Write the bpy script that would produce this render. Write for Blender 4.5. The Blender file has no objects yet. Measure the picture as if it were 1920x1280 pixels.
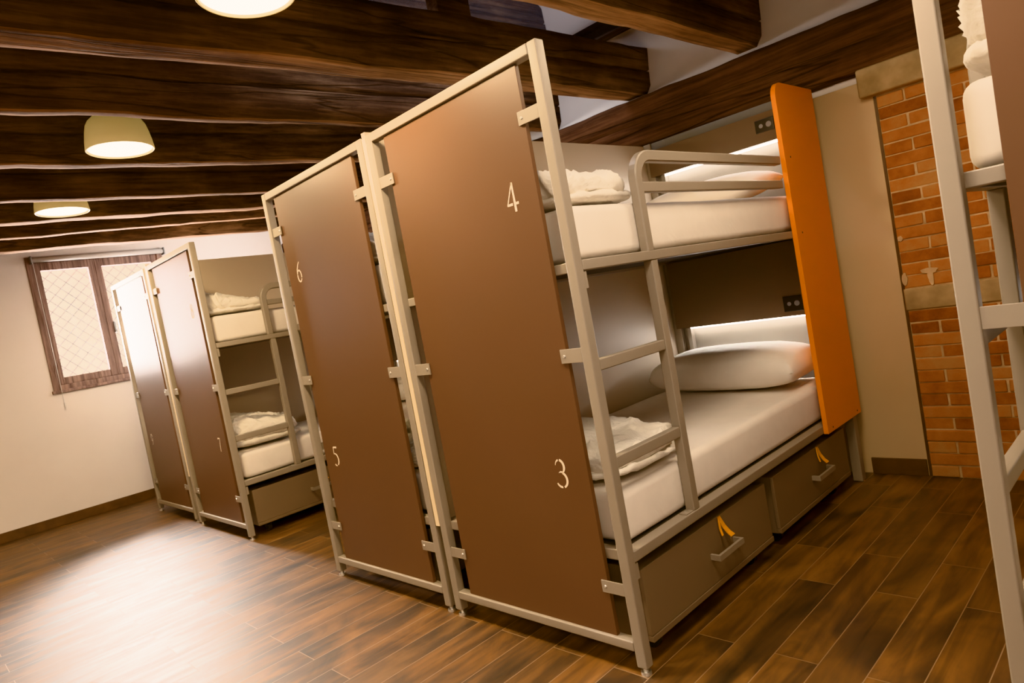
import bpy, bmesh, math, random
from mathutils import Vector, Matrix, noise

random.seed(7)
scene = bpy.context.scene
C = scene.collection

# ------------------------------------------------------------------ helpers
def link(o, parent=None):
    C.objects.link(o)
    if parent is not None:
        o.parent = parent
    return o

def empty(name, loc, label=None, cat=None, group=None, rz=0.0):
    o = bpy.data.objects.new(name, None)
    o.empty_display_size = 0.1
    o.location = loc
    o.rotation_euler = (0, 0, rz)
    link(o)
    tag(o, label, cat, group)
    return o

def tag(o, label=None, cat=None, group=None, kind=None):
    if label: o['label'] = label
    if cat: o['category'] = cat
    if group: o['group'] = group
    if kind: o['kind'] = kind
    return o

class MB:
    def __init__(self):
        self.v = []; self.f = []
    def box(self, a, b):
        x0, x1 = sorted((a[0], b[0])); y0, y1 = sorted((a[1], b[1])); z0, z1 = sorted((a[2], b[2]))
        n = len(self.v)
        self.v += [(x0,y0,z0),(x1,y0,z0),(x1,y1,z0),(x0,y1,z0),(x0,y0,z1),(x1,y0,z1),(x1,y1,z1),(x0,y1,z1)]
        self.f += [tuple(n+i for i in q) for q in ((3,2,1,0),(4,5,6,7),(0,1,5,4),(1,2,6,5),(2,3,7,6),(3,0,4,7))]
        return self
    def cyl(self, c0, c1, r0, r1=None, n=20):
        r1 = r0 if r1 is None else r1
        c0 = Vector(c0); c1 = Vector(c1); d = (c1-c0).normalized()
        u = d.orthogonal().normalized(); w = d.cross(u)
        s = len(self.v)
        for c, r in ((c0, r0), (c1, r1)):
            for i in range(n):
                a = 2*math.pi*i/n
                self.v.append(tuple(c + r*(math.cos(a)*u + math.sin(a)*w)))
        for i in range(n):
            j = (i+1) % n
            self.f.append((s+i, s+j, s+n+j, s+n+i))
        self.f.append(tuple(s+i for i in reversed(range(n))))
        self.f.append(tuple(s+n+i for i in range(n)))
        return self
    def sweep(self, rings, closed=False, cap=True):
        s = len(self.v); n = len(rings[0]); m = len(rings)
        for r in rings: self.v += [tuple(p) for p in r]
        for k in range(m if closed else m-1):
            k2 = (k+1) % m
            for i in range(n):
                j = (i+1) % n
                self.f.append((s+k*n+i, s+k*n+j, s+k2*n+j, s+k2*n+i))
        if cap and not closed:
            self.f.append(tuple(s+i for i in reversed(range(n))))
            self.f.append(tuple(s+(m-1)*n+i for i in range(n)))
        return self
    def prism(self, pts, f0, f1):
        """pts: 2D polygon; f0/f1 map a 2D point to 3D for both ends"""
        s = len(self.v); n = len(pts)
        self.v += [tuple(f0(p)) for p in pts] + [tuple(f1(p)) for p in pts]
        for i in range(n):
            j = (i+1) % n
            self.f.append((s+i, s+j, s+n+j, s+n+i))
        self.f.append(tuple(s+i for i in reversed(range(n))))
        self.f.append(tuple(s+n+i for i in range(n)))
        return self
    def lathe(self, prof, n=48, c=(0,0,0)):
        s = len(self.v); m = len(prof)
        for r, z in prof:
            for i in range(n):
                a = 2*math.pi*i/n
                self.v.append((c[0]+r*math.cos(a), c[1]+r*math.sin(a), c[2]+z))
        for k in range(m-1):
            for i in range(n):
                j = (i+1) % n
                self.f.append((s+k*n+i, s+k*n+j, s+(k+1)*n+j, s+(k+1)*n+i))
        return self
    def build(self, name, mat, parent=None, bevel=0.0, seg=2, smooth=False, loc=None):
        me = bpy.data.meshes.new(name)
        me.from_pydata(self.v, [], self.f)
        bm = bmesh.new(); bm.from_mesh(me)
        bmesh.ops.recalc_face_normals(bm, faces=bm.faces)
        bm.to_mesh(me); bm.free()
        me.materials.append(mat)
        o = bpy.data.objects.new(name, me)
        link(o, parent)
        if loc is not None: o.location = loc
        if bevel > 0:
            m = o.modifiers.new('bevel', 'BEVEL'); m.width = bevel; m.segments = seg
            m.limit_method = 'ANGLE'; m.angle_limit = math.radians(40)
            smooth = True
        if smooth:
            for p in me.polygons: p.use_smooth = True
            if bevel > 0:
                wn = o.modifiers.new('wn', 'WEIGHTED_NORMAL'); wn.keep_sharp = False
        return o

# ------------------------------------------------------------------ materials
def newmat(name):
    m = bpy.data.materials.new(name); m.use_nodes = True
    nt = m.node_tree
    for n in list(nt.nodes): nt.nodes.remove(n)
    out = nt.nodes.new('ShaderNodeOutputMaterial')
    b = nt.nodes.new('ShaderNodeBsdfPrincipled')
    nt.links.new(b.outputs[0], out.inputs[0])
    return m, nt, b, out

def N(nt, t, **kw):
    n = nt.nodes.new(t)
    for k, v in kw.items():
        if k in n.inputs: n.inputs[k].default_value = v
        else: setattr(n, k, v)
    return n

def coords(nt, scale=(1,1,1), which='Object', rot=(0,0,0)):
    tc = nt.nodes.new('ShaderNodeTexCoord')
    mp = nt.nodes.new('ShaderNodeMapping')
    mp.inputs['Scale'].default_value = scale
    mp.inputs['Rotation'].default_value = rot
    nt.links.new(tc.outputs[which], mp.inputs[0])
    return mp.outputs[0]

def ramp(nt, src, stops):
    r = nt.nodes.new('ShaderNodeValToRGB')
    e = r.color_ramp.elements
    while len(e) < len(stops): e.new(0.5)
    for i, (p, c) in enumerate(stops):
        e[i].position = p; e[i].color = (*c, 1) if len(c) == 3 else c
    nt.links.new(src, r.inputs[0])
    return r.outputs[0]

def bump(nt, b, src, strength, dist):
    n = nt.nodes.new('ShaderNodeBump')
    n.inputs['Strength'].default_value = strength
    n.inputs['Distance'].default_value = dist
    nt.links.new(src, n.inputs['Height'])
    nt.links.new(n.outputs[0], b.inputs['Normal'])
    return n

def paint(name, col, rough=0.5, var=0.06, nscale=3.0, metallic=0.0, bumps=0.0, spec=0.5, bscale=60):
    m, nt, b, out = newmat(name)
    co = coords(nt)
    nz = N(nt, 'ShaderNodeTexNoise', Scale=nscale, Detail=4.0)
    nt.links.new(co, nz.inputs['Vector'])
    lo = tuple(max(0, c*(1-var)) for c in col); hi = tuple(min(1, c*(1+var)) for c in col)
    cr = ramp(nt, nz.outputs['Fac'], [(0.3, lo), (0.7, hi)])
    nt.links.new(cr, b.inputs['Base Color'])
    b.inputs['Roughness'].default_value = rough
    b.inputs['Metallic'].default_value = metallic
    b.inputs['Specular IOR Level'].default_value = spec
    if bumps:
        n2 = N(nt, 'ShaderNodeTexNoise', Scale=bscale, Detail=3.0)
        nt.links.new(co, n2.inputs['Vector'])
        bump(nt, b, n2.outputs['Fac'], bumps, 0.002)
    return m

def emit(name, col, strength):
    m, nt, b, out = newmat(name)
    b.inputs['Base Color'].default_value = (*col, 1)
    b.inputs['Emission Color'].default_value = (*col, 1)
    b.inputs['Emission Strength'].default_value = strength
    return m

def old_wood(name, axis, dark, mid, light, crack=0.5):
    m, nt, b, out = newmat(name)
    sc = [9, 9, 9]; sc[axis] = 0.55
    sc2 = [34, 34, 34]; sc2[axis] = 1.3
    c1 = coords(nt, tuple(sc)); c2 = coords(nt, tuple(sc2)); c3 = coords(nt)
    n0 = N(nt, 'ShaderNodeTexNoise', Scale=1.7, Detail=6.0, Roughness=0.6); nt.links.new(c3, n0.inputs['Vector'])
    n1 = N(nt, 'ShaderNodeTexNoise', Scale=1.0, Detail=7.0, Roughness=0.65, Distortion=0.15); nt.links.new(c1, n1.inputs['Vector'])
    n2 = N(nt, 'ShaderNodeTexNoise', Scale=1.0, Detail=5.0, Roughness=0.7); nt.links.new(c2, n2.inputs['Vector'])
    mx = N(nt, 'ShaderNodeMath', operation='ADD'); nt.links.new(n0.outputs['Fac'], mx.inputs[0]); nt.links.new(n1.outputs['Fac'], mx.inputs[1])
    mh = N(nt, 'ShaderNodeMath', operation='MULTIPLY'); nt.links.new(mx.outputs[0], mh.inputs[0]); mh.inputs[1].default_value = 0.5
    base = ramp(nt, mh.outputs[0], [(0.34, dark), (0.5, mid), (0.68, light)])
    grain = ramp(nt, n2.outputs['Fac'], [(0.32, (0.3,0.3,0.3)), (0.62, (1.25,1.2,1.15))])
    mul = N(nt, 'ShaderNodeMixRGB', blend_type='MULTIPLY'); mul.inputs[0].default_value = 0.85
    nt.links.new(base, mul.inputs[1]); nt.links.new(grain, mul.inputs[2])
    # long drying cracks
    sc4 = [4.2, 4.2, 4.2]; sc4[axis] = 0.22
    c4 = coords(nt, tuple(sc4))
    n4 = N(nt, 'ShaderNodeTexNoise', Scale=1.0, Detail=3.0, Roughness=0.5, Distortion=0.3); nt.links.new(c4, n4.inputs['Vector'])
    ab = N(nt, 'ShaderNodeMath', operation='SUBTRACT'); nt.links.new(n4.outputs['Fac'], ab.inputs[0]); ab.inputs[1].default_value = 0.52
    aa = N(nt, 'ShaderNodeMath', operation='ABSOLUTE'); nt.links.new(ab.outputs[0], aa.inputs[0])
    ck = ramp(nt, aa.outputs[0], [(0.002, (0,0,0)), (0.009, (1,1,1))])
    mul2 = N(nt, 'ShaderNodeMixRGB', blend_type='MULTIPLY'); mul2.inputs[0].default_value = crack
    nt.links.new(mul.outputs[0], mul2.inputs[1]); nt.links.new(ck, mul2.inputs[2])
    nt.links.new(mul2.outputs[0], b.inputs['Base Color'])
    b.inputs['Roughness'].default_value = 0.9
    b.inputs['Specular IOR Level'].default_value = 0.08
    ad = N(nt, 'ShaderNodeMath', operation='MULTIPLY_ADD'); nt.links.new(ck, ad.inputs[0]); ad.inputs[1].default_value = 0.8
    nt.links.new(n2.outputs['Fac'], ad.inputs[2])
    ad2 = N(nt, 'ShaderNodeMath', operation='ADD'); nt.links.new(ad.outputs[0], ad2.inputs[0]); nt.links.new(n1.outputs['Fac'], ad2.inputs[1])
    bump(nt, b, ad2.outputs[0], 0.55, 0.012)
    return m

def floor_mat():
    m, nt, b, out = newmat('wood_tile_floor')
    # planks run along world y: brick texture's long axis is its x
    co = coords(nt, (1,1,1), 'Object', (0,0,math.radians(90)))
    br = N(nt, 'ShaderNodeTexBrick', Scale=1.0)
    br.inputs['Brick Width'].default_value = 0.9
    br.inputs['Row Height'].default_value = 0.15
    br.inputs['Mortar Size'].default_value = 0.0018
    br.inputs['Mortar Smooth'].default_value = 0.1
    br.inputs['Bias'].default_value = 0.0
    br.inputs['Color1'].default_value = (0,0,0,1); br.inputs['Color2'].default_value = (1,1,1,1)
    br.inputs['Mortar'].default_value = (0.5,0.5,0.5,1)
    br.offset = 0.37; br.offset_frequency = 2
    nt.links.new(co, br.inputs['Vector'])
    # per plank offset of the grain
    off = N(nt, 'ShaderNodeVectorMath', operation='MULTIPLY_ADD')
    nt.links.new(br.outputs['Color'], off.inputs[0]); off.inputs[1].default_value = (7.3, 3.1, 5.0)
    cg = coords(nt, (14, 1.3, 1)); nt.links.new(cg, off.inputs[2])
    g1 = N(nt, 'ShaderNodeTexNoise', Scale=1.0, Detail=7.0, Roughness=0.62, Distortion=0.9); nt.links.new(off.outputs[0], g1.inputs['Vector'])
    off2 = N(nt, 'ShaderNodeVectorMath', operation='MULTIPLY_ADD')
    nt.links.new(br.outputs['Color'], off2.inputs[0]); off2.inputs[1].default_value = (2.3, 4.1, 5.0)
    cg2 = coords(nt, (4.5, 2.2, 1)); nt.links.new(cg2, off2.inputs[2])
    g2 = N(nt, 'ShaderNodeTexNoise', Scale=1.0, Detail=4.0, Roughness=0.55, Distortion=1.2); nt.links.new(off2.outputs[0], g2.inputs['Vector'])
    mixf = N(nt, 'ShaderNodeMath', operation='MULTIPLY_ADD'); nt.links.new(g1.outputs['Fac'], mixf.inputs[0]); mixf.inputs[1].default_value = 0.5
    h2 = N(nt, 'ShaderNodeMath', operation='MULTIPLY'); nt.links.new(g2.outputs['Fac'], h2.inputs[0]); h2.inputs[1].default_value = 0.5
    nt.links.new(h2.outputs[0], mixf.inputs[2])
    col = ramp(nt, mixf.outputs[0], [(0.36, (0.018,0.008,0.002)), (0.46, (0.070,0.030,0.006)), (0.55, (0.140,0.060,0.010)), (0.66, (0.215,0.100,0.022))])
    tone = ramp(nt, br.outputs['Color'], [(0.0, (0.72,0.72,0.74)), (1.0, (1.15,1.1,1.05))])
    mul = N(nt, 'ShaderNodeMixRGB', blend_type='MULTIPLY'); mul.inputs[0].default_value = 0.8
    nt.links.new(col, mul.inputs[1]); nt.links.new(tone, mul.inputs[2])
    mort = N(nt, 'ShaderNodeMixRGB'); nt.links.new(br.outputs['Fac'], mort.inputs[0])
    nt.links.new(mul.outputs[0], mort.inputs[1]); mort.inputs[2].default_value = (0.26, 0.17, 0.10, 1)
    nt.links.new(mort.outputs[0], b.inputs['Base Color'])
    ro = ramp(nt, g1.outputs['Fac'], [(0.3, (0.48,)*3), (0.7, (0.60,)*3)])
    nt.links.new(ro, b.inputs['Roughness'])
    b.inputs['Coat Weight'].default_value = 0.45; b.inputs['Coat Roughness'].default_value = 0.50
    b.inputs['Specular IOR Level'].default_value = 0.9
    inv = N(nt, 'ShaderNodeMath', operation='MULTIPLY_ADD'); nt.links.new(br.outputs['Fac'], inv.inputs[0]); inv.inputs[1].default_value = -1.2
    nt.links.new(g1.outputs['Fac'], inv.inputs[2])
    bump(nt, b, inv.outputs[0], 0.22, 0.004)
    return m

def brick_mat():
    m, nt, b, out = newmat('old_brick')
    at = N(nt, 'ShaderNodeAttribute', attribute_name='tone')
    co = coords(nt)
    n1 = N(nt, 'ShaderNodeTexNoise', Scale=9.0, Detail=6.0, Roughness=0.65); nt.links.new(co, n1.inputs['Vector'])
    n2 = N(nt, 'ShaderNodeTexNoise', Scale=60.0, Detail=4.0, Roughness=0.7); nt.links.new(co, n2.inputs['Vector'])
    ad = N(nt, 'ShaderNodeMath', operation='MULTIPLY_ADD'); nt.links.new(n1.outputs['Fac'], ad.inputs[0]); ad.inputs[1].default_value = 0.9
    at2 = N(nt, 'ShaderNodeMath', operation='MULTIPLY'); nt.links.new(at.outputs['Fac'], at2.inputs[0]); at2.inputs[1].default_value = 0.5
    nt.links.new(at2.outputs[0], ad.inputs[2])
    col = ramp(nt, ad.outputs[0], [(0.35, (0.20,0.060,0.016)), (0.6, (0.36,0.125,0.034)), (0.8, (0.47,0.19,0.065)), (1.0, (0.50,0.27,0.13))])
    lime = ramp(nt, n2.outputs['Fac'], [(0.64, (0,0,0)), (0.76, (1,1,1))])
    mx = N(nt, 'ShaderNodeMixRGB'); nt.links.new(lime, mx.inputs[0]); nt.links.new(col, mx.inputs[1]); mx.inputs[2].default_value = (0.52,0.36,0.22,1)
    mm = N(nt, 'ShaderNodeMixRGB', blend_type='MIX'); mm.inputs[0].default_value = 0.35
    nt.links.new(col, mm.inputs[1]); nt.links.new(mx.outputs[0], mm.inputs[2])
    nt.links.new(mm.outputs[0], b.inputs['Base Color'])
    b.inputs['Roughness'].default_value = 0.85
    bump(nt, b, n2.outputs['Fac'], 0.4, 0.006)
    return m

def fabric(name, col):
    m, nt, b, out = newmat(name)
    co = coords(nt)
    n1 = N(nt, 'ShaderNodeTexNoise', Scale=14.0, Detail=3.0); nt.links.new(co, n1.inputs['Vector'])
    cr = ramp(nt, n1.outputs['Fac'], [(0.3, tuple(c*0.96 for c in col)), (0.7, col)])
    nt.links.new(cr, b.inputs['Base Color'])
    b.inputs['Roughness'].default_value = 0.85
    b.inputs['Sheen Weight'].default_value = 0.15
    n2 = N(nt, 'ShaderNodeTexNoise', Scale=7.0, Detail=4.0, Distortion=0.7); nt.links.new(co, n2.inputs['Vector'])
    bump(nt, b, n2.outputs['Fac'], 0.18, 0.02)
    return m

def glass(name, tint=(1,1,1), refl=0.12, rough=0.02):
    m, nt, b, out = newmat(name)
    nt.nodes.remove(b)
    tr = N(nt, 'ShaderNodeBsdfTransparent'); tr.inputs[0].default_value = (*tint, 1)
    gl = N(nt, 'ShaderNodeBsdfGlossy'); gl.inputs['Roughness'].default_value = rough
    fr = N(nt, 'ShaderNodeFresnel', IOR=1.45)
    mx = N(nt, 'ShaderNodeMixShader'); nt.links.new(fr.outputs[0], mx.inputs[0])
    nt.links.new(tr.outputs[0], mx.inputs[1]); nt.links.new(gl.outputs[0], mx.inputs[2])
    nt.links.new(mx.outputs[0], out.inputs[0])
    return m

M_METAL   = paint('frame_paint', (0.30,0.26,0.215), 0.42, 0.03, 4, bumps=0.03)
M_METALD  = paint('frame_paint_grey', (0.20,0.20,0.20), 0.45, 0.03, 4)
M_SCREW   = paint('zinc_screw', (0.75,0.73,0.68), 0.3, 0.02, 5, metallic=0.8)
M_PANEL   = paint('brown_laminate', (0.130,0.072,0.046), 0.41, 0.03, 2, spec=0.38)
M_ORANGE  = paint('orange_laminate', (0.72,0.21,0.004), 0.42, 0.03, 2)
M_DIGIT   = paint('cream_number', (0.85,0.74,0.58), 0.6, 0.02)
M_BEIGE   = paint('beige_laminate', (0.50,0.42,0.33), 0.5, 0.03, 2)
M_EDGE    = paint('cream_edge', (0.80,0.66,0.45), 0.55, 0.04, 8)
M_DARKBRD = paint('dark_headboard', (0.115,0.078,0.052), 0.45, 0.04, 3)
M_HEADLT  = paint('light_headboard', (0.27,0.24,0.205), 0.5, 0.03, 3)
M_DRAWER  = paint('taupe_drawer', (0.20,0.152,0.112), 0.5, 0.03, 2)
M_BASE    = paint('dark_slat_base', (0.05,0.045,0.04), 0.7)
M_BLACK   = paint('black_plastic', (0.02,0.018,0.016), 0.25)
M_TAG     = paint('orange_strap', (0.72,0.30,0.02), 0.5, 0.08, 30)
M_WALL    = paint('white_plaster', (0.74,0.69,0.66), 0.8, 0.03, 1.5, bumps=0.08, bscale=25)
M_WALLB   = paint('beige_wall_board', (0.60,0.46,0.30), 0.55, 0.05, 1.2, bumps=0.02)
M_STONE   = paint('lime_stone', (0.42,0.32,0.20), 0.85, 0.28, 8, bumps=0.4, bscale=40)
M_MORTAR  = paint('lime_mortar', (0.58,0.43,0.28), 0.9, 0.2, 20, bumps=0.6, bscale=50)
M_BASEB   = paint('brown_skirting', (0.10,0.052,0.024), 0.4, 0.3, 9)
M_BRICK   = brick_mat()
M_FLOOR   = floor_mat()
M_BEAM    = old_wood('old_beam_wood', 1, (0.038,0.024,0.018), (0.105,0.066,0.046), (0.26,0.17,0.115))
M_WORN_LIT    = old_wood('worn_lit_underside', 1, (0.11,0.062,0.038), (0.31,0.185,0.115), (0.46,0.29,0.185), 0.6)  # worn wood, colour lightened further for light bounced up off the floor
M_PLATE   = old_wood('old_plate_wood', 0, (0.055,0.030,0.021), (0.125,0.070,0.048), (0.20,0.122,0.085), 0.6)
M_CEIL    = old_wood('ceiling_board_wood', 0, (0.03,0.018,0.012), (0.06,0.036,0.022), (0.10,0.06,0.04))
M_WINWOOD = old_wood('window_wood', 2, (0.17,0.125,0.115), (0.24,0.175,0.16), (0.30,0.225,0.205), 0.1)
M_SHEET   = fabric('white_sheet', (0.82,0.76,0.69))
M_DUVET   = fabric('white_duvet', (0.84,0.79,0.71))
for _n in M_DUVET.node_tree.nodes:
    if _n.type == 'BUMP': _n.inputs['Strength'].default_value = 0.55; _n.inputs['Distance'].default_value = 0.03
    if _n.type == 'TEX_NOISE' and _n.inputs['Scale'].default_value == 7.0: _n.inputs['Distortion'].default_value = 2.2
M_LED     = emit('led_white', (1.0,0.93,0.85), 18.0)
M_DIFF    = emit('lamp_diffuser', (1.0,0.86,0.62), 14.0)
M_SHADE   = paint('cream_lamp_shade', (0.84,0.70,0.40), 0.5)
_b = M_SHADE.node_tree.nodes['Principled BSDF']; _b.inputs['Emission Color'].default_value = (1.0,0.72,0.26,1); _b.inputs['Emission Strength'].default_value = 0.16
M_GLASS   = glass('window_glass')
M_WIRE    = paint('grey_wire', (0.035,0.03,0.028), 0.8)
M_BLIND   = paint('grey_roller', (0.55,0.52,0.50), 0.5)
def sky_glass():
    m, nt, b, out = newmat('skylight_glass')
    nt.nodes.remove(b)
    tr = N(nt, 'ShaderNodeBsdfTransparent'); tr.inputs[0].default_value = (0.55, 0.55, 0.60, 1)
    gl = N(nt, 'ShaderNodeBsdfGlossy'); gl.inputs['Roughness'].default_value = 0.03; gl.inputs[0].default_value = (0.8,0.78,0.8,1)
    mx = N(nt, 'ShaderNodeMixShader'); mx.inputs[0].default_value = 0.68
    nt.links.new(tr.outputs[0], mx.inputs[1]); nt.links.new(gl.outputs[0], mx.inputs[2]); nt.links.new(mx.outputs[0], out.inputs[0])
    return m
M_SKYGL   = sky_glass()
M_OUT     = paint('outside_render', (0.9,0.84,0.74), 0.9)

# ------------------------------------------------------------------ room
XL, XR, YB, YF, ZC = -6.6, 3.3, 2.36, -4.2, 3.05
WT = 0.26
WINS = [(-0.41, 0.86, 1.315, 2.67)]

def struct(o): o['kind'] = 'structure'; return o

struct(MB().box((XL-WT, YF-0.2, -0.1), (XR+0.2, YB+0.2, 0)).build('floor', M_FLOOR))
# back wall (behind the bed heads)
struct(MB().box((XL-WT, YB, 0), (XR+0.2, YB+0.2, ZC+0.1)).build('wall_back', M_WALL))
struct(MB().box((XL-WT, YF-0.2, 0), (XR+0.2, YF, ZC+0.1)).build('wall_front', M_WALL))
struct(MB().box((XR, YF, 0), (XR+0.2, YB, ZC+0.1)).build('wall_right', M_WALL))
# left wall with two window openings
wl = MB()
x0, x1 = XL-WT, XL
ys = sorted({YF, YB, *[w[0] for w in WINS], *[w[1] for w in WINS]})
for a, b_ in zip(ys[:-1], ys[1:]):
    hole = next((w for w in WINS if abs(w[0]-a) < 1e-6 and abs(w[1]-b_) < 1e-6), None)
    if hole:
        wl.box((x0, a, 0), (x1, b_, hole[2])); wl.box((x0, a, hole[3]), (x1, b_, ZC+0.1))
    else:
        wl.box((x0, a, 0), (x1, b_, ZC+0.1))
struct(wl.build('wall_left', M_WALL))
# ceiling of boards, with an opening over the skylight bay
SX0, SX1, SY0, SY1 = -2.0, -0.36, -1.2, 2.22
cl = MB()
cl.box((XL-WT, YF-0.2, ZC), (SX0, YB+0.2, ZC+0.08))
cl.box((SX1, YF-0.2, ZC), (XR+0.2, YB+0.2, ZC+0.08))
cl.box((SX0, YF-0.2, ZC), (SX1, SY0, ZC+0.08))
cl.box((SX0, SY1, ZC), (SX1, YB+0.2, ZC+0.08))
struct(cl.build('ceiling', M_CEIL))
# skirting
struct(MB().box((XL, YF, 0), (XL+0.012, YB, 0.095)).build('baseboard_left', M_BASEB, bevel=0.003))
struct(MB().box((0.0, YB-0.034, 0), (0.285, YB-0.02, 0.095)).build('baseboard_back', M_BASEB, bevel=0.003))
# smooth beige lining board beside the bed, white strip of wall above it
struct(MB().box((-0.25, YB-0.02, 0.0), (0.287, YB, 2.19)).build('trim_1', M_WALLB, bevel=0.002))

# ------------------------------------------------------------------ windows
def window(k, w, label):
    y0, y1, z0, z1 = w
    f = MB()
    xo, xi = XL-0.10, XL+0.012
    t = 0.055
    f.box((xo, y0, z0), (xi, y0+t, z1)); f.box((xo, y1-t, z0), (xi, y1, z1))
    f.box((xo, y0+t, z1-t), (xi, y1-t, z1)); f.box((xo, y0+t, z0), (xi, y1-t, z0+t))
    f.box((XL-0.02, y0-0.015, z0-0.025), (XL+0.035, y1+0.015, z0+0.006))
    root = struct(f.build('window_%d' % k, M_WINWOOD, bevel=0.006))
    ym = (y0+y1)/2 - 0.035
    for a, b_ in ((y0+t, ym), (ym, y1-t)):
        c = MB(); s = 0.062; zt = z1-t; zb = z0+t
        xa, xb = XL-0.075, XL-0.018
        c.box((xa, a, zb), (xb, a+s, zt)); c.box((xa, b_-s, zb), (xb, b_, zt))
        c.box((xa, a+s, zt-s-0.02), (xb, b_-s, zt)); c.box((xa, a+s, zb), (xb, b_-s, zb+s+0.01))
        cs = c.build('casement', M_WINWOOD, root, bevel=0.006)
        MB().box((XL-0.052, a+s-0.005, zb+s), (XL-0.047, b_-s+0.005, zt-s)).build('pane', M_GLASS, cs)
    MB().box((XL-0.03, ym+0.055, z0+0.5), (XL+0.005, ym+0.075, z0+0.62)).build('handle', M_METALD, root, bevel=0.004)
    # diamond security mesh standing outside the panes
    m = MB(); xm = XL-0.17; sp = 0.066; r = 0.0046
    ya, yb, za, zb = y0+0.02, y1-0.02, z0+0.02, z1-0.02
    for s in (1, -1):
        cmin = (za - s*yb) if s > 0 else (za + ya)
        cmax = (zb - s*ya) if s > 0 else (zb + yb)
        c = cmin
        while c < cmax:
            pts = []
            for y in (ya, yb):
                z = s*y + c
                pts.append((y, z))
            (p0y, p0z), (p1y, p1z) = pts
            def clip(y, z):
                if z < za: return ((za-c)/s, za)
                if z > zb: return ((zb-c)/s, zb)
                return (y, z)
            q0, q1 = clip(p0y, p0z), clip(p1y, p1z)
            if abs(q0[0]-q1[0]) > 0.01:
                m.cyl((xm + 0.002*s, *q0), (xm + 0.002*s, *q1), r, n=5)
            c += sp*math.sqrt(2)*1.25
    m.build('wire_mesh', M_WIRE, root)
    return root
window(1, WINS[0], '')

# roller blind cassette over the first window
rb = MB().cyl((XL+0.05, -0.36, 2.635), (XL+0.05, 0.86, 2.635), 0.028, n=20).build('roller_blind', M_BLIND, smooth=False)
tag(rb, 'grey rolled-up window blind along the top of the brown window', 'blind')
for p in rb.data.polygons: p.use_smooth = len(p.vertices) == 4
for yy in (-0.375, 0.86):
    MB().box((XL+0.0, yy, 2.595), (XL+0.085, yy+0.015, 2.67)).build('end_bracket', M_METALD, rb, bevel=0.003)
MB().cyl((XL+0.05, -0.355, 2.62), (XL+0.05, -0.35, 1.17), 0.003, n=8).cyl((XL+0.05,-0.35,1.19),(XL+0.05,-0.35,1.14),0.007,n=10).build('cord', M_BLIND, rb)

# outside: ground, facade opposite and eave over the windows
struct(MB().box((-12, -8, -0.2), (XL-WT, 6, -0.12)).build('trim_2', M_OUT))
fc = MB().box((-11.2, -8, -0.12), (-11.0, 6, 4.6)).build('wall_opposite', M_OUT); struct(fc)
ev = MB().box((XL-WT-0.40, -3.3, 2.86), (XL-WT, 1.6, 2.93)).build('trim_3', M_WINWOOD); struct(ev)

# ------------------------------------------------------------------ beams
def hewn(name, mat, path, sect, seed, amp=0.012, n=64, label=None, cat='beam', group=None, worn_lit=None):
    """path(t)->(origin, right, up); sect: closed list of (u,v) going round"""
    # refine section
    pts = []
    k = len(sect)
    for i in range(k):
        a = Vector(sect[i]); b_ = Vector(sect[(i+1) % k])
        m = max(1, int((b_-a).length/0.03))
        for j in range(m): pts.append(a.lerp(b_, j/m))
    rings = []
    for i in range(n+1):
        t = i/n
        o, r, u = path(t)
        ring = []
        for p in pts:
            q = o + r*p[0] + u*p[1]
            s = q*2.3 + Vector((seed*13.1, seed*7.7, seed*3.3))
            d = noise.noise_vector(s)*amp + noise.noise_vector(q*7.0 + Vector((seed,)*3))*amp*0.45
            ring.append(q + r*d.x + u*d.z)
        rings.append(ring)
    mb = MB().sweep(rings)
    o = mb.build(name, mat, smooth=True)
    if worn_lit:
        o.data.materials.append(worn_lit)
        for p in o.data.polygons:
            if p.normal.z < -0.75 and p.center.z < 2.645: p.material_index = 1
    for p in o.data.polygons:
        if len(p.vertices) > 4: p.use_smooth = False
    tag(o, label, cat, group)
    return o

ZB = 2.60
def ceiling_beam(xa, xb, wa, wb, zb, seed, label, ya=YF+0.002, yb=YB+0.0, h=0.31, zslope=0.0, taper=0.05):
    """xa/xb: far (left) lower edge at y=-1.1 and y=2.36; wa/wb underside width there"""
    def path(t):
        y = ya + (yb-ya)*t
        s = (y+1.1)/(2.36+1.1)
        return Vector((xa+(xb-xa)*s, y, zb + zslope*s)), Vector((1,0,0)), Vector((0,0,1))
    w = (wa+wb)/2
    sect = [(0,0), (w,0.0), (w+0.035, 0.05), (w+0.041, h*0.47), (w+0.018, h*0.50), (w+0.043, h*0.52), (w+taper, h), (-0.03, h), (-0.02, 0.04)]
    return hewn('ceiling_beam', M_BEAM, path, sect, seed, label=label, worn_lit=M_WORN_LIT, group='old ceiling beams')

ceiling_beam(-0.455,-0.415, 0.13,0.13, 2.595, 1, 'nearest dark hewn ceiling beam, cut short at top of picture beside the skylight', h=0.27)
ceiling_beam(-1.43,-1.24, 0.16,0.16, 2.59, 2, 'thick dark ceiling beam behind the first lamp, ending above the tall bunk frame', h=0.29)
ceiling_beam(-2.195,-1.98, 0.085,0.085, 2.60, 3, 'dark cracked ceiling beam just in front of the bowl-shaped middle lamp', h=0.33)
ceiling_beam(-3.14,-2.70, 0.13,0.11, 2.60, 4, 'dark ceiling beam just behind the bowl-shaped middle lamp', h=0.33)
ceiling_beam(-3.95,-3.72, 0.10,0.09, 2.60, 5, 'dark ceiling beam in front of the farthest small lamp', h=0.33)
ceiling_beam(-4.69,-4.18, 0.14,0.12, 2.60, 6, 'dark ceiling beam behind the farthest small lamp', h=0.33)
ceiling_beam(-5.27,-4.60, 0.08,0.08, 2.60, 7, 'narrow ceiling beam second from the window wall', h=0.33)
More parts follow.
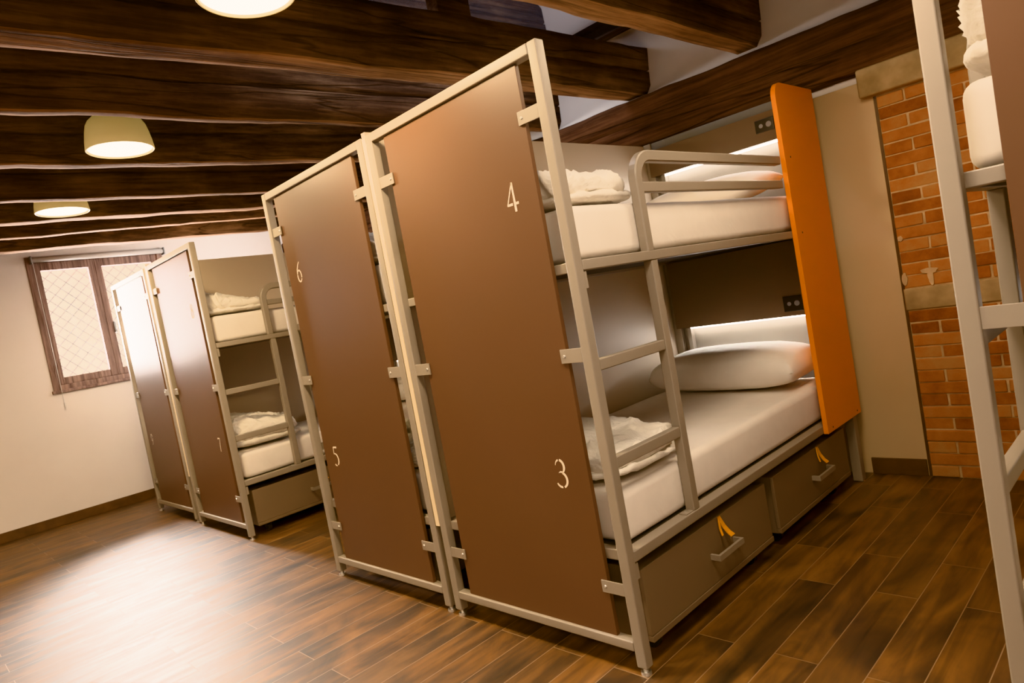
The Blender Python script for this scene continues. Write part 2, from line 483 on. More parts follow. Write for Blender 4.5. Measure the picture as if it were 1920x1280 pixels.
ceiling_beam(-5.95,-5.45, 0.12,0.12, 2.60, 8, 'reddish ceiling beam nearest the window wall', h=0.33)

# long wall plate along the back wall
def plate_path(t):
    x = XL + 0.01 + (XR - XL - 0.02)*t
    zt = 2.252 - 0.012*(x+1.9)
    return Vector((x, YB-0.075, zt)), Vector((0,1,0)), Vector((0,0,1))
hewn('wall_plate_beam', M_PLATE, plate_path, [(0.0,0.03),(0.03,0.0),(0.072,0.0),(0.072,0.335),(0.035,0.335),(0.0,0.30),(0.0,0.176),(0.03,0.166),(0.0,0.158)], 21, amp=0.011, n=220,
     label='long reddish brown timber running along the back wall above the bed heads', cat='beam')

# skylight: dark frame, mirror-like pane and a cross bar between the two nearest beams
sk = empty('skylight', (0,0,ZC), 'dark-framed skylight pane between the two nearest ceiling beams', 'skylight')
f = MB(); zz = 0.0
f.box((SX0, SY0, 0.0), (SX0+0.05, SY1, 0.10)); f.box((SX1-0.05, SY0, 0.0), (SX1, SY1, 0.10))
f.box((SX0, SY1-0.035, -0.02), (SX1, SY1, 0.10)); f.box((SX0, SY0, 0.0), (SX1, SY0+0.05, 0.10))
f.build('frame', M_BLACK, sk, bevel=0.004)
MB().box((SX0+0.05, SY0+0.05, 0.03), (SX1-0.05, SY1-0.035, 0.042)).build('pane', M_SKYGL, sk)
MB().box((-1.37, 0.78, -0.14), (-1.28, 1.02, 0.03)).build('cross_bar', M_BEAM, sk, bevel=0.006)

# ------------------------------------------------------------------ brick pier
pier = empty('brick_pier', (0.30, 2.329, 0), 'exposed orange brick pier with stone cap and stone band beside the beige board', 'brick pier')
PX0, PX1, PY = 0.0, 0.74, 0.0
def brick_block(z0, z1, rows, first):
    bm = bmesh.new()
    lay = bm.loops.layers.float_color.new('tone') if hasattr(bm.loops.layers, 'float_color') else None
    rh = (z1-z0)/rows
    for r in range(rows):
        x = PX0 + (0.0 if (r+first) % 2 == 0 else 0.0)
        pat = [0.145, 0.125, 0.27, 0.20] if (r+first) % 2 == 0 else [0.27, 0.13, 0.26, 0.08]
        for w in pat:
            w2 = w + random.uniform(-0.012, 0.012)
            xe = min(PX1, x + w2)
            if xe - x < 0.02: continue
            g = 0.005
            d = random.uniform(-0.004, 0.004)
            za, zb = z0+r*rh+0.003+random.uniform(-.0015,.0015), z0+(r+1)*rh-0.003+random.uniform(-.0015,.0015)
            vs = [bm.verts.new((px, py, pz)) for pz in (za, zb) for (px, py) in ((x+g, d), (xe-g, d), (xe-g, 0.027), (x+g, 0.027))]
            for v in vs:
                v.co.x += random.uniform(-.002,.002); v.co.z += random.uniform(-.002,.002)
            tone = random.random()
            for q in ((3,2,1,0),(4,5,6,7),(0,1,5,4),(1,2,6,5),(2,3,7,6),(3,0,4,7)):
                fc_ = bm.faces.new([vs[i] for i in q])
                if lay:
                    for lp in fc_.loops: lp[lay] = (tone, tone, tone, 1)
            x = xe
    bmesh.ops.recalc_face_normals(bm, faces=bm.faces)
    me = bpy.data.meshes.new('bricks'); bm.to_mesh(me); bm.free()
    me.materials.append(M_BRICK)
    o = bpy.data.objects.new('bricks', me); link(o, pier)
    md = o.modifiers.new('bevel', 'BEVEL'); md.width = 0.005; md.segments = 2
    return o
MB().box((-0.0125, 0.012, 0), (0.001, 0.029, 2.085)).build('shadow_gap_strip', M_BASEB, pier)  # dark strip, its colour stands in for shade in the gap
MB().box((PX0+0.004, 0.006, 0), (PX1-0.004, 0.029, 2.16)).build('mortar', M_MORTAR, pier)
brick_block(0.0, 0.925, 14, 0)
brick_block(1.05, 2.09, 16, 1)
MB().box((-0.004, -0.006, 0.928), (PX1, 0.02, 1.047)).build('stone_band', M_STONE, pier, bevel=0.008)
MB().box((-0.066, -0.05, 2.095), (PX1+0.02, 0.03, 2.246)).build('stone_cap', M_STONE, pier, bevel=0.012, seg=3)
# bare mortar patches
def blob(cx, cz, rx, rz, seed):
    pts = []
    for i in range(18):
        a = 2*math.pi*i/18
        k = 1 + 0.45*noise.noise(Vector((math.cos(a)*1.3+seed, math.sin(a)*1.3, seed)))
        pts.append((cx + rx*k*math.cos(a), cz + rz*k*math.sin(a)))
    return pts
for q in ((0.135,1.130,0.042,0.014,3),(0.137,1.095,0.015,0.04,4),(0.012,1.10,0.014,0.03,5),(0.30,1.20,0.012,0.02,6),(0.02,1.32,0.012,0.015,8)):
    MB().prism(blob(*q), lambda p, k=q[4]: (p[0], -0.005-0.0006*k, p[1]), lambda p: (p[0], 0.004, p[1])).build('mortar_patch', M_MORTAR, pier)

# ------------------------------------------------------------------ digits (stencil numerals)
def arc(cx, cy, rx, ry, a0, a1, n=12):
    return [(cx+rx*math.cos(math.radians(a0+(a1-a0)*i/n)), cy+ry*math.sin(math.radians(a0+(a1-a0)*i/n))) for i in range(n+1)]
DIG = {
 '3': [(arc(.22,.75,.20,.24,170,100), (.02,.07)), (arc(.22,.75,.20,.24,84,-62,14), (.09,.10,.10,.05)), ([(.12,.515),(.22,.56),(.32,.545)], (.01,.06,.08)),
       (arc(.20,.27,.27,.28,68,-70,14), (.09,.10,.09,.07)), (arc(.20,.27,.25,.27,-86,-150), (.08,.08,.06))],
 '4': [([(.36,1.0),(.38,0.0)], (.07,.10)), ([(.36,.98),(.02,.28)], (.05,.04)), ([(.0,.27),(.27,.27)], (.07,.09)), ([(.40,.27),(.56,.27)], (.08,.09))],
 '5': [([(.12,.98),(.44,.98)], (.08,.10)), ([(.10,1.0),(.08,.60)], (.06,.05)), (arc(.16,.32,.28,.32,95,-60,14), (.05,.10,.11,.07)), (arc(.16,.30,.24,.30,-80,-130), (.07,.08))],
 '6': [([(.40,1.0),(.24,.86),(.10,.62),(.04,.40)], (.04,.06,.08,.09)), (arc(.24,.29,.20,.29,165,330,14), (.09,.08,.06)), (arc(.24,.29,.20,.29,-20,150,14), (.09,.08,.05))],
 '7': [([(.02,.97),(.42,.97)], (.10,.08)), ([(.40,.97),(.26,.45),(.22,.0)], (.05,.08,.10)), ([(.02,.98),(.02,.86)], (.04,.03))],
 '8': [(arc(.24,.77,.16,.22,100,440,22), (.07,.07,.08,.07)), (arc(.24,.27,.21,.27,80,-280,22), (.08,.09,.08,.08))],
 '9': [(arc(.22,.70,.20,.29,-10,-150,14), (.08,.06,.05)), (arc(.22,.70,.20,.29,200,10,14), (.06,.08,.09)), ([(.42,.66),(.38,.40),(.24,.12),(.08,.0)], (.09,.08,.06,.04))],
 '1': [([(.2,1.0),(.2,0.0)], (.09,.09)), ([(.2,.98),(.06,.84)], (.05,.03))],
 '0': [(arc(.26,.5,.22,.48,97,263,18), (.05,.10,.05)), (arc(.26,.5,.22,.48,83,-83,18), (.05,.10,.05))],
}
def digits(txt, parent, cx, cz, h, y):
    """text mesh lying on the panel face, facing -y"""
    mb = MB(); adv = 0.0
    tw = sum(0.56 if c != '1' else 0.42 for c in txt)
    for c in txt:
        for pts, ws in DIG[c]:
            L = []; R_ = []
            k = len(pts)
            for i, p in enumerate(pts):
                a = Vector(pts[max(0, i-1)]); b_ = Vector(pts[min(k-1, i+1)])
                d = (b_-a).normalized(); nrm = Vector((-d.y, d.x))
                t = i/(k-1)*(len(ws)-1); j = min(int(t), len(ws)-2); w = ws[j] + (ws[j+1]-ws[j])*(t-j)
                L.append(Vector(p)+nrm*w*.5); R_.append(Vector(p)-nrm*w*.5)
            for i in range(k-1):
                quad = [L[i], L[i+1], R_[i+1], R_[i]]
                T = lambda q: (cx + (q.x+adv-tw/2)*h, cz + (q.y-.5)*h)
                s = len(mb.v)
                for q in quad:
                    X, Z = T(q); mb.v.append((X, y, Z))
                mb.f.append((s, s+1, s+2, s+3))
        adv += 0.56 if c != '1' else 0.42
    me = bpy.data.meshes.new('number'); me.from_pydata(mb.v, [], mb.f)
    bm = bmesh.new(); bm.from_mesh(me)
    bmesh.ops.remove_doubles(bm, verts=bm.verts, dist=0.0002)
    for fc_ in bm.faces:
        fc_.normal_update()
        if fc_.normal.y > 0: fc_.normal_flip()
    bm.to_mesh(me); bm.free()
    me.materials.append(M_DIGIT)
    o = bpy.data.objects.new('bed_number', me); link(o, parent)
    o['label'] = 'cream stencilled number ' + txt
    return o

# ------------------------------------------------------------------ bunk beds
W, L, PS = 1.055, 2.211, 0.042
def rounded_tube(path, wn, wb, d0):
    pass

def bunk(x0, y0, m, up, low, label, side_panel=True, rz=0.0):
    """m=+1: ladder on the right (local x runs negative), m=-1: ladder on the left"""
    root = empty('bunk_bed', (x0, y0, 0), label, 'bunk bed', 'steel bunk beds in a row', rz)
    X = lambda d: -m*d
    def B(name, mat, *boxes, parent=root, bevel=0.003, seg=2):
        mb = MB()
        for (d0, d1, ya, yb, za, zb) in boxes: mb.box((X(d0), ya, za), (X(d1), yb, zb))
        return mb.build(name, mat, parent, bevel, seg)
    # posts and their levelling feet
    for d0, ya, zt in ((0,0,2.2),(W-PS,0,2.2),(0,L-PS,2.2),(W-PS,L-PS,2.22)):
        e = 0.012 if ya > 0 else 0.0
        p = B('post', M_METAL, (d0-(e if d0 else 0), d0+PS+(0 if d0 else e), ya-e, ya+PS, 0.028 if ya == 0 else 0.006, zt), bevel=0.005)
        MB().cyl((X(d0+PS/2), ya+PS/2, 0.0), (X(d0+PS/2), ya+PS/2, 0.012), 0.019).cyl((X(d0+PS/2), ya+PS/2, 0.01), (X(d0+PS/2), ya+PS/2, 0.032), 0.009).build('levelling_foot', M_SCREW, p)
    B('top_rail', M_METAL, (PS, W-PS, 0, PS, 2.16, 2.2), bevel=0.005)
    B('bottom_rail', M_METAL, (PS, W-PS, 0, PS, 0.084, 0.12), bevel=0.005)
    B('head_rail', M_METALD, (PS, W-PS, L-PS, L, 2.165, 2.22))
    # foot panel with numbers
    fp = B('foot_panel', M_PANEL, (0.118, W-0.118, 0.012, 0.030, 0.12, 2.157), bevel=0.0015)
    dd = 0.243
    for tx, zc in ((up, 1.73), (low, 0.712)):
        if tx: digits(tx, fp, X(dd), zc, 0.104, 0.0112)
    for side in (0, 1):
        for za, zb in ((1.953,2.0),(1.117,1.167),(0.283,0.328)):
            a, b_ = (PS-0.004, 0.142) if side == 0 else (W-0.142, W-PS+0.004)
            br = B('bracket', M_METAL, (a, b_, 0.0045, 0.0105, za, zb), bevel=0.001)
            dx = 0.125 if side == 0 else W-0.125
            MB().cyl((X(dx), 0.0048, (za+zb)/2), (X(dx), 0.0015, (za+zb)/2), 0.0062, 0.0045, n=14).build('screw', M_SCREW, br)
    # side and end rails, base boards
    for za, zb in ((1.424,1.461),(0.398,0.438)):
        B('side_rail', M_METAL, (0.0, 0.05, PS, L-PS, za, zb), bevel=0.004)
        B('side_rail', M_METAL, (W-0.05, W, PS, L-PS, za, zb), bevel=0.004)
        B('end_rail', M_METAL, (PS-0.004, W-PS+0.004, 0.034, 0.07, za, zb), bevel=0.004)
        B('end_rail', M_METAL, (PS, W-PS, L-0.04, L, za, zb), bevel=0.004)
        B('bed_base', M_BASE, (0.05, W-0.05, 0.07, L-0.04, zb-0.022, zb-0.002), bevel=0)
        B('rail_hook', M_METAL, (0.004, 0.018, PS-0.001, PS+0.016, za-0.062, za-0.004), bevel=0.001)
    # ladder
    B('ladder_post', M_METAL, (0.002, 0.042, 0.452, 0.494, 0.438, 1.424), bevel=0.004)
    pl = B('foot_plate', M_METAL, (0.006, 0.04, 0.40, 0.452, 0.438, 0.442), bevel=0.001)
    MB().cyl((X(0.024), 0.425, 0.442), (X(0.024), 0.425, 0.4445), 0.006, n=12).build('screw', M_SCREW, pl)
    for za, zb in ((1.077,1.117),(0.733,0.774)):
        B('rung', M_METAL, (0.006, 0.04, PS, 0.452, za, zb), bevel=0.004)
    # guard rail with a curved corner
    path = [(0.462,1.461),(0.462,1.60),(0.462,1.735)]
    for i in range(1, 10):
        a = math.radians(180 - 10*i); path.append((0.552+0.09*math.cos(a), 1.735+0.09*math.sin(a)))
    path += [(0.6,1.825),(1.0,1.825),(1.735,1.825)]
    hw, hd = 0.022, 0.019
    rings = []
    for i, p in enumerate(path):
        a = Vector(path[max(0,i-1)]); b_ = Vector(path[min(len(path)-1,i+1)])
        t = (b_-a).normalized(); n_ = Vector((-t.y, t.x))
        ring = []
        c = 0.005
        for s, q in ((-hw+c,-hd),(hw-c,-hd),(hw,-hd+c),(hw,hd-c),(hw-c,hd),(-hw+c,hd),(-hw,hd-c),(-hw,-hd+c)):
            ring.append((X(0.02+q), p[0]+n_.x*s, p[1]+n_.y*s))
        rings.append(ring)
    gr = MB().sweep(rings).build('guard_rail', M_METAL, root)
    B('guard_bar', M_METAL, (0.005, 0.035, 0.48, 1.735, 1.684, 1.724), bevel=0.004)
    # orange screen at the head end
    r = 0.075
    poly = [(2.215,0.397),(2.215,2.215),(1.733+r,2.215)] + [(1.733+r+r*math.cos(math.radians(90+9*i)), 2.215-r+r*math.sin(math.radians(90+9*i))) for i in range(1,11)] + [(1.733,0.397)]
    op = MB().prism(poly, lambda p: (X(-0.026), p[0], p[1]), lambda p: (X(-0.001), p[0], p[1])).build('privacy_screen', M_ORANGE, root, bevel=0.0015)
    for yy, zc in ((1.80,1.835),(1.80,1.445),(1.80,0.418),(2.16,0.418)):
        MB().cyl((X(-0.0262), yy, zc), (X(-0.0275), yy, zc), 0.005, n=12).build('screw', M_BASE, op)
    # head end: dark boards, LED strips, light boards behind
    for za, zb, zl, zs in ((1.998,2.165,1.463,(2.056,2.128)),(0.99,1.424,0.44,(1.018,1.108))):
        db = B('head_board', M_DARKBRD, (PS, W-PS, 2.125, 2.15, za, zb), bevel=0.002)
        sc = B('socket', M_BLACK, (0.165, 0.275, 2.118, 2.126, zs[0], zs[1]), parent=db, bevel=0.003)
        MB().cyl((X(0.195), 2.1185, (zs[0]+zs[1])/2), (X(0.195), 2.117, (zs[0]+zs[1])/2), 0.016, n=18).cyl((X(0.24), 2.1185, (zs[0]+zs[1])/2), (X(0.24), 2.117, (zs[0]+zs[1])/2), 0.012, n=16).build('switch', M_METALD, sc)
        B('shelf_board', M_DARKBRD, (PS, W-PS, 2.15, 2.19, za, za+0.018), bevel=0.001)
        B('back_board', M_HEADLT, (PS, W-PS, 2.19, 2.205, zl, zb), bevel=0.001)
        B('cheek', M_HEADLT, (W-0.13, W-0.10, 2.15, 2.19, zl, za), bevel=0.002)
        B('led_strip', M_LED, (0.12, W-0.13, 2.153, 2.170, za-0.010, za-0.0005), bevel=0)
    if up:
        for zc in (1.985, 0.977):
            ld = bpy.data.lights.new('led_light', 'AREA'); ld.shape = 'RECTANGLE'; ld.size = 0.75; ld.size_y = 0.02; ld.energy = 2.6; ld.color = (1.0, 0.94, 0.88)
            lo = bpy.data.objects.new('led_light', ld); link(lo, root); lo.location = (X(0.53), 2.115, zc); lo.rotation_euler = (math.radians(-52), 0, 0)
    if side_panel:
        sp = B('side_panel', M_BEIGE, (W+0.002, W+0.030, 0.004, L, 0.42, 2.217), bevel=0.001)
        B('edge_band', M_EDGE, (W+0.002, W+0.030, 0.001, 0.0045, 0.42, 2.19), parent=sp, bevel=0.0005)
    return root, X

# ---- soft goods
def soft_box(name, mat, cx, cy, z0, sx, sy, sz, r, seed, amp=0.004, nx=20, ny=40):
    bm = bmesh.new()
    bmesh.ops.create_cube(bm, size=1.0)
    bmesh.ops.scale(bm, vec=(sx, sy, sz), verts=bm.verts)
    bmesh.ops.translate(bm, vec=(0,0,sz/2), verts=bm.verts)
    bmesh.ops.bevel(bm, geom=list(bm.edges), offset=r, segments=4, profile=0.5, affect='EDGES')
    bmesh.ops.subdivide_edges(bm, edges=[e for e in bm.edges if e.calc_length() > 0.25], cuts=14, use_grid_fill=True)
    for v in bm.verts:
        q = v.co*3.5 + Vector((seed*3.3, seed*1.7, 0))
        v.co += noise.noise_vector(q)*amp
        v.co.z = max(v.co.z, 0.0)
    me = bpy.data.meshes.new(name); bm.to_mesh(me); bm.free()
    for p in me.polygons: p.use_smooth = True
    me.materials.append(mat)
    o = bpy.data.objects.new(name, me); link(o); o.location = (cx, cy, z0)
    return o

def wrinkle(x, y, seed):
    p = Vector((x*2.4, y*2.4, seed*2.7))
    w = noise.noise_vector(p)
    a = 0.0; amp = 0.62; fx, fy = 3.6, 8.5
    q = Vector((x*fx + w.x*1.7 + y*3.0, y*fy + w.y*1.9 - x*1.2, seed*1.9))
    for k in range(4):
        r = max(0.0, 1-abs(noise.noise(q))*2.0)
        a += amp*(r**2.6 - 0.25)
        q = Vector((q.y*1.25+3.1, q.x*2.3+1.7, q.z+4.4)) if k == 1 else q*1.85 + Vector((5.1, 2.3, 1.7))
        amp *= 0.55
    return a

def lump(mb, cx, cy, cz, sx, sy, sz, seed, amp, ex=3.4, ez=2.2, n=72, mlat=30, skew=0.0):
    """puffy folded layer: superellipsoid with wrinkles; smooth underneath"""
    rows = []
    fpow = lambda v, e: math.copysign(abs(v)**(2/e), v)
    for i in range(mlat+1):
        ph = -math.pi/2 + math.pi*i/mlat
        ring = []
        for j in range(n):
            th = 2*math.pi*j/n
            x = fpow(math.cos(ph), ez)*fpow(math.cos(th), ex); y = fpow(math.cos(ph), ez)*fpow(math.sin(th), ex); z = fpow(math.sin(ph), ez)
            px, py, pz = cx+x*sx/2, cy+y*sy/2, cz+z*sz/2
            k = wrinkle(px, py+pz*0.8, seed)
            nrm = Vector((x/sx, y/sy, z/sz)).normalized()
            wgt = min(1.0, max(0.1, (z+0.8)*1.2))
            px += nrm.x*amp*k*wgt; py += nrm.y*amp*k*wgt; pz += nrm.z*amp*k*wgt
            big = noise.noise(Vector((px*2.6, py*3.0, seed*5.1)))
            if z > -0.5: pz += (big*amp*1.2 - skew*(py-cy))*min(1, (z+0.5))
            ring.append((px, py, pz))
        rows.append(ring)
    mb.sweep(rows)

def duvet(x, y, z, X, seed, label, h=0.17, y0=0.08, y1=0.50, group='folded white duvets', d0=0.075, d1=0.97, skew=0.0):
    mb = MB()
    cx = X((d0+d1)/2); sx = d1-d0
    cy = (y0+y1)/2; sy = y1-y0
    lump(mb, cx, cy, h*0.46, sx*0.96, sy*0.93, h*0.92, seed, 0.030, ex=5.0, ez=2.9, n=210, mlat=80, skew=skew)
    lump(mb, cx, cy+0.01, h*0.16, sx*0.985, sy*0.99, h*0.36, seed+1.3, 0.016, ex=5, ez=2.6, n=170, mlat=34)
    zmin = min(v[2] for v in mb.v)
    mb.v = [(v[0], v[1], v[2]-zmin) for v in mb.v]
    o = mb.build('duvet', M_DUVET, smooth=True, loc=(x, y, z+0.006))
    tag(o, label, 'duvet', group)
    return o

def pillow(x, y, z, X, label, seed, sx=0.82, sy=0.44, h=0.17, cy=1.86, dc=0.52, tilt=8, pw=0.46, group='white pillows'):
    n, mm = 48, 30
    top = []; bot = []
    vs = []; fs = []
    for side in (1, -1):
        for j in range(mm+1):
            for i in range(n+1):
                u = -1+2*i/n; v = -1+2*j/mm
                e = (1-abs(u)**2.6)*(1-abs(v)**2.4)
                prof = max(0.0, e)**pw
                pin = 1-0.05*(abs(u)**4)*(abs(v)**4)
                # sides bow slightly in
                xx = u*sx/2*(1-0.05*(1-v*v)*abs(u)**3)*pin; yy = v*sy/2*(1-0.06*(1-u*u)*abs(v)**3)*pin
                zz = side*prof*h/2
                if side < 0: zz *= 0.8
                k = wrinkle(xx*0.8, yy*0.6, seed)*0.005*(1-prof*0.6)*(1 if prof > 0.02 else 0)
                vs.append((xx, yy, zz + side*k))
    off = (n+1)*(mm+1)
    for s in range(2):
        for j in range(mm):
            for i in range(n):
                a = s*off + j*(n+1)+i
                fs.append((a, a+1, a+n+2, a+n+1))
    me = bpy.data.meshes.new('pillow'); me.from_pydata(vs, [], fs)
    bm = bmesh.new(); bm.from_mesh(me)
    bmesh.ops.remove_doubles(bm, verts=bm.verts, dist=0.0008)
    bmesh.ops.recalc_face_normals(bm, faces=bm.faces)
    bmesh.ops.rotate(bm, cent=(0,0,0), matrix=Matrix.Rotation(math.radians(tilt), 3, 'X'), verts=bm.verts)
    zmin = min(v.co.z for v in bm.verts)
    bmesh.ops.translate(bm, vec=(0,0,-zmin), verts=bm.verts)
    bm.to_mesh(me); bm.free()
    for p in me.polygons: p.use_smooth = True
    me.materials.append(M_SHEET)
    o = bpy.data.objects.new('pillow', me); link(o); o.location = (x + X(dc), y + cy, z)
    tag(o, label, 'pillow', group)
    return o

def drawer(x, y, X, ya, yb, label, taglabel):
    root = empty('underbed_drawer', (x, y, 0), label, 'drawer', 'taupe drawers under the beds')
    def B(name, mat, d0, d1, a, b_, za, zb, parent=root, bevel=0.002):
        return MB().box((X(d0), a, za), (X(d1), b_, zb)).build(name, mat, parent, bevel)
    B('body', M_DRAWER, 0.036, 0.86, ya+0.012, yb-0.012, 0.075, 0.345)
    fr = B('front', M_DRAWER, 0.018, 0.036, ya, yb, 0.105, 0.35)
    B('base_strip', M_DRAWER, 0.014, 0.036, ya, yb, 0.083, 0.104, bevel=0.001)
    ym = (ya+yb)/2 + 0.06
    hb = MB()
    hb.box((X(-0.026), ym-0.10, 0.205), (X(-0.014), ym+0.10, 0.228))
    hb.box((X(-0.0141), ym-0.10, 0.2052), (X(0.018), ym-0.088, 0.2278)); hb.box((X(-0.0141), ym+0.088, 0.2052), (X(0.018), ym+0.10, 0.2278))
    hb.build('handle', M_METAL, root)
    for d in (0.10, 0.78):
        for yy in (ya+0.10, yb-0.10):
            MB().cyl((X(d), yy-0.012, 0.036), (X(d), yy+0.012, 0.036), 0.036, n=20).box((X(d)-0.02, yy-0.018, 0.05), (X(d)+0.02, yy+0.018, 0.076)).build('caster', M_BLACK, root)
    # orange strap hanging out over the drawer front
    if taglabel:
        yt = ym - 0.005
        mb = MB()
        prof = [(0.010,0.352),(0.008,0.330),(0.004,0.305),(-0.006,0.280),(-0.018,0.262)]
        for w0, off, ln in ((0.016, 0.0, 5), (0.011, -0.016, 4)):
            rings = []
            for i, (d, zz) in enumerate(prof[:ln]):
                hw = w0*(0.55 + 0.12*i) if off == 0 else w0*0.5
                yy = yt + off*(i/3.0) + (0.010*i if off == 0 else 0)
                rings.append([(X(d), yy-hw, zz), (X(d), yy+hw, zz), (X(d+0.003), yy+hw, zz), (X(d+0.003), yy-hw, zz)])
            mb.sweep(rings)
        t = mb.build('strap_tag', M_TAG, None, loc=(x, y, 0))
        tag(t, taglabel, 'strap tag', 'orange strap tags on the drawers')
    return root

MZ_UP, MZ_LO = 1.461, 0.438
def mattress(x, y, X, z, label, seed):
    o = soft_box('mattress', M_SHEET, x + X(0.5275), y + 1.09, z, 0.965, 2.03, 0.195, 0.035, seed)
    tag(o, label, 'mattress', 'white sheeted mattresses')
    return o

BEDS = [
 # x0, y0, m, up, low, bed label, side panel
 (0.0,   0.0,   1, '4', '3', 'bunk bed with brown foot panel numbered 4 and 3, nearest bed seen whole', True),
 (-2.148, 0.0, -1, '6', '5', 'bunk bed with brown foot panel numbered 6 and 5, side by side with bed 4', False),
 (-3.507, 0.055, 1, '8', '7', 'far bunk bed with ladder and glossy foot panel numbered 7', True),
 (-5.735, 0.07, -1, None, '9', 'farthest bunk bed with foot panel numbered 9, beside the window wall', False),
 (1.06, -0.005, -1, None, None, 'blurred bunk bed at right edge of the picture, cut off by the frame', False),
]
for k, (x, y, m, up, low, label, sp) in enumerate(BEDS):
    root, X = bunk(x, y, m, up, low, label, sp)
    nm = {0: 'bunk 4 and 3', 1: 'bunk 6 and 5', 2: 'the far bunk numbered 7', 3: 'the farthest bunk numbered 9', 4: 'the bunk cut off at right'}[k]
    mattress(x, y, X, MZ_UP, 'white sheeted mattress on the top bunk of ' + nm, k*2+1)
    mattress(x, y, X, MZ_LO, 'white sheeted mattress on the bottom bunk of ' + nm, k*2+2)
    duvet(x, y, MZ_UP+0.195, X, k*3+1.5, 'crumpled white duvet folded on top bunk of ' + nm,
          h=0.165 if k != 4 else 0.29, y0=0.06 if k != 4 else 0.05, y1=0.57, d0=0.06 if k != 4 else 0.036, skew=0.25 if k == 2 else 0.0)
    duvet(x, y, MZ_LO+0.195, X, k*3+2.6, 'crumpled white duvet folded on bottom bunk of ' + nm, h=0.15 if k != 2 else 0.24, y0=0.07, y1=0.64, skew=0.2 if k == 2 else 0.0)
    pillow(x, y, MZ_UP+0.205, X, 'white pillow at head of the top bunk of ' + nm, k+0.3, h=0.19)
    pillow(x, y, MZ_LO+0.205, X, 'plump white pillow at head of the bottom bunk of ' + nm, k+0.7, sx=0.93, sy=0.45, h=0.265, tilt=3, pw=0.31)
    drawer(x, y, X, 0.085, 1.06, 'taupe drawer at the foot end under ' + nm, 'orange strap hanging over the foot-end drawer of ' + nm if k in (0, 2) else None)
    drawer(x, y, X, 1.145, 2.04, 'taupe drawer at the head end under ' + nm, 'orange strap hanging over the head-end drawer of ' + nm if k == 0 else None)

# ------------------------------------------------------------------ lamps
def lamp(x, y, z, label):
    root = empty('ceiling_lamp', (x, y, z), label, 'lamp', 'cream dome ceiling lamps')
    R0 = 0.172
    prof = [(R0-0.004, 0.0), (R0, 0.004), (R0-0.005, 0.05), (R0-0.014, 0.10), (R0-0.023, 0.135), (R0-0.036, 0.158), (R0-0.065, 0.185), (0.06, 0.205), (0.0, 0.208)]
    inner = [(0.0, 0.20), (0.05, 0.198), (R0-0.07, 0.178), (R0-0.042, 0.150), (R0-0.022, 0.095), (R0-0.013, 0.05), (R0-0.009, 0.0), (R0-0.004, 0.0)]
    MB().lathe(prof + inner).build('shade', M_SHADE, root, smooth=True)
    MB().lathe([(0.0, 0.010), (R0-0.014, 0.010), (R0-0.011, 0.016), (0.0, 0.018)]).build('diffuser', M_DIFF, root, smooth=False)
    MB().cyl((0,0,0.20), (0,0,ZC-z-0.02), 0.012).cyl((0,0,ZC-z-0.02), (0,0,ZC-z), 0.05).build('stem', M_SHADE, root)
    ld = bpy.data.lights.new('lamp_light', 'AREA'); ld.shape = 'DISK'; ld.size = 0.30
    ld.energy = 34; ld.color = (1.0, 0.73, 0.42)
    lo = bpy.data.objects.new('lamp_light', ld); link(lo, root); lo.location = (0, 0, -0.004)
    return root
lamp(-0.79, -0.56, 2.585, 'large bright dome lamp cut off by the top edge of the picture')
lamp(-2.65, -0.51, 2.585, 'cream bowl-shaped ceiling lamp, middle of the three')
lamp(-4.22, -0.51, 2.592, 'small far ceiling lamp half hidden behind a beam, nearest the window')

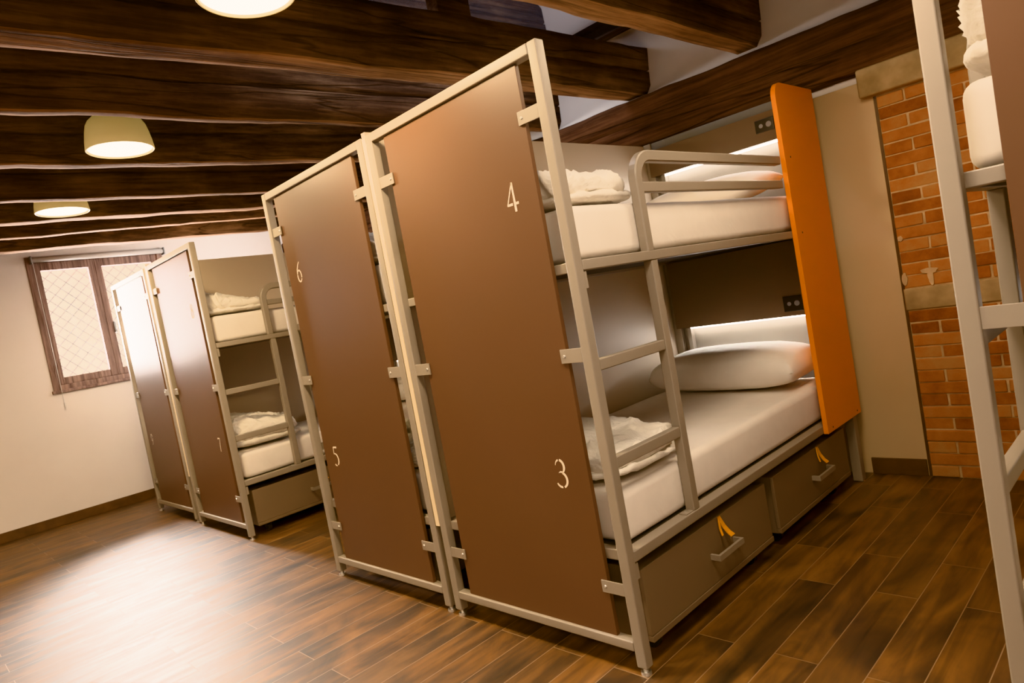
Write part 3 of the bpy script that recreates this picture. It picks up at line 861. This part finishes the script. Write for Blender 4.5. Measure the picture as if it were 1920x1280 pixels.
# ------------------------------------------------------------------ lights
def area(name, loc, rot, sx, sy, e, col):
    d = bpy.data.lights.new(name, 'AREA'); d.shape = 'RECTANGLE'; d.size = sx; d.size_y = sy; d.energy = e; d.color = col
    o = bpy.data.objects.new(name, d); link(o); o.location = loc; o.rotation_euler = rot
    return o
R90 = math.pi/2
for (y0, y1, z0, z1), e in zip(WINS, (620,)):
    area('window_daylight', (XL-0.12, (y0+y1)/2, (z0+z1)/2), (0, -R90, 0), z1-z0, y1-y0, e, (1.0, 0.93, 0.88))
area('skylight_daylight', (-1.62, 1.0, ZC+0.01), (0,0,0), 0.4, 2.0, 9, (0.86, 0.90, 1.0))
area('aisle_lamp', (0.53, 0.9, 2.56), (0,0,0), 0.35, 0.35, 12, (1.0, 0.78, 0.54))
area('wall_fill', (-5.55, 1.45, 2.42), (0, math.radians(78), 0), 0.3, 0.6, 15, (1.0, 0.92, 0.86))  # added fill to brighten the window wall, no fixture here
# unseen fourth lamp of the row, then three added fill lights
for (x, y, e) in ((0.85, -0.5, 30), (2.2, -2.6, 46), (-1.2, -3.2, 44), (-4.0, -3.2, 8)):
    area('unseen_room_light', (x, y, 2.56), (0, 0, 0), 0.5, 0.5, e, (1.0, 0.80, 0.60))
# sun slanting in through the window
sun = bpy.data.lights.new('sun', 'SUN'); sun.energy = 16.0; sun.angle = math.radians(0.6); sun.color = (1.0, 0.93, 0.82)
so = bpy.data.objects.new('sun', sun); link(so)
so.rotation_euler = Vector((0.73, 0.19, -1.315)).to_track_quat('-Z', 'Y').to_euler()

wd = bpy.data.worlds.new('World'); scene.world = wd; wd.use_nodes = True
bg = wd.node_tree.nodes['Background']; bg.inputs[0].default_value = (1.0, 0.95, 0.88, 1); bg.inputs[1].default_value = 0.72

# ------------------------------------------------------------------ camera
yaw, pitch, roll = -0.8086, -0.0564, -0.1824
f = Vector((math.sin(yaw)*math.cos(pitch), math.cos(yaw)*math.cos(pitch), math.sin(pitch)))
rt = Vector((math.cos(yaw), -math.sin(yaw), 0)); up = rt.cross(f)
c, s = math.cos(roll), math.sin(roll)
r2 = c*rt + s*up; u2 = -s*rt + c*up
cd = bpy.data.cameras.new('camera'); cd.sensor_width = 36.0; cd.sensor_fit = 'HORIZONTAL'
cd.lens = 1262.09*36.0/1920.0; cd.clip_start = 0.05
co = bpy.data.objects.new('camera', cd); link(co)
co.matrix_world = Matrix(((r2.x, u2.x, -f.x, 1.4551), (r2.y, u2.y, -f.y, -1.7385), (r2.z, u2.z, -f.z, 1.36), (0,0,0,1)))
cd.dof.use_dof = True; cd.dof.focus_distance = 2.45; cd.dof.aperture_fstop = 7.0
scene.camera = co

scene.view_settings.view_transform = 'Khronos PBR Neutral'
scene.view_settings.look = 'None'
scene.view_settings.exposure = 0.4
scene.cycles.use_denoising = True
scene.cycles.max_bounces = 8
scene.cycles.sample_clamp_indirect = 8.0
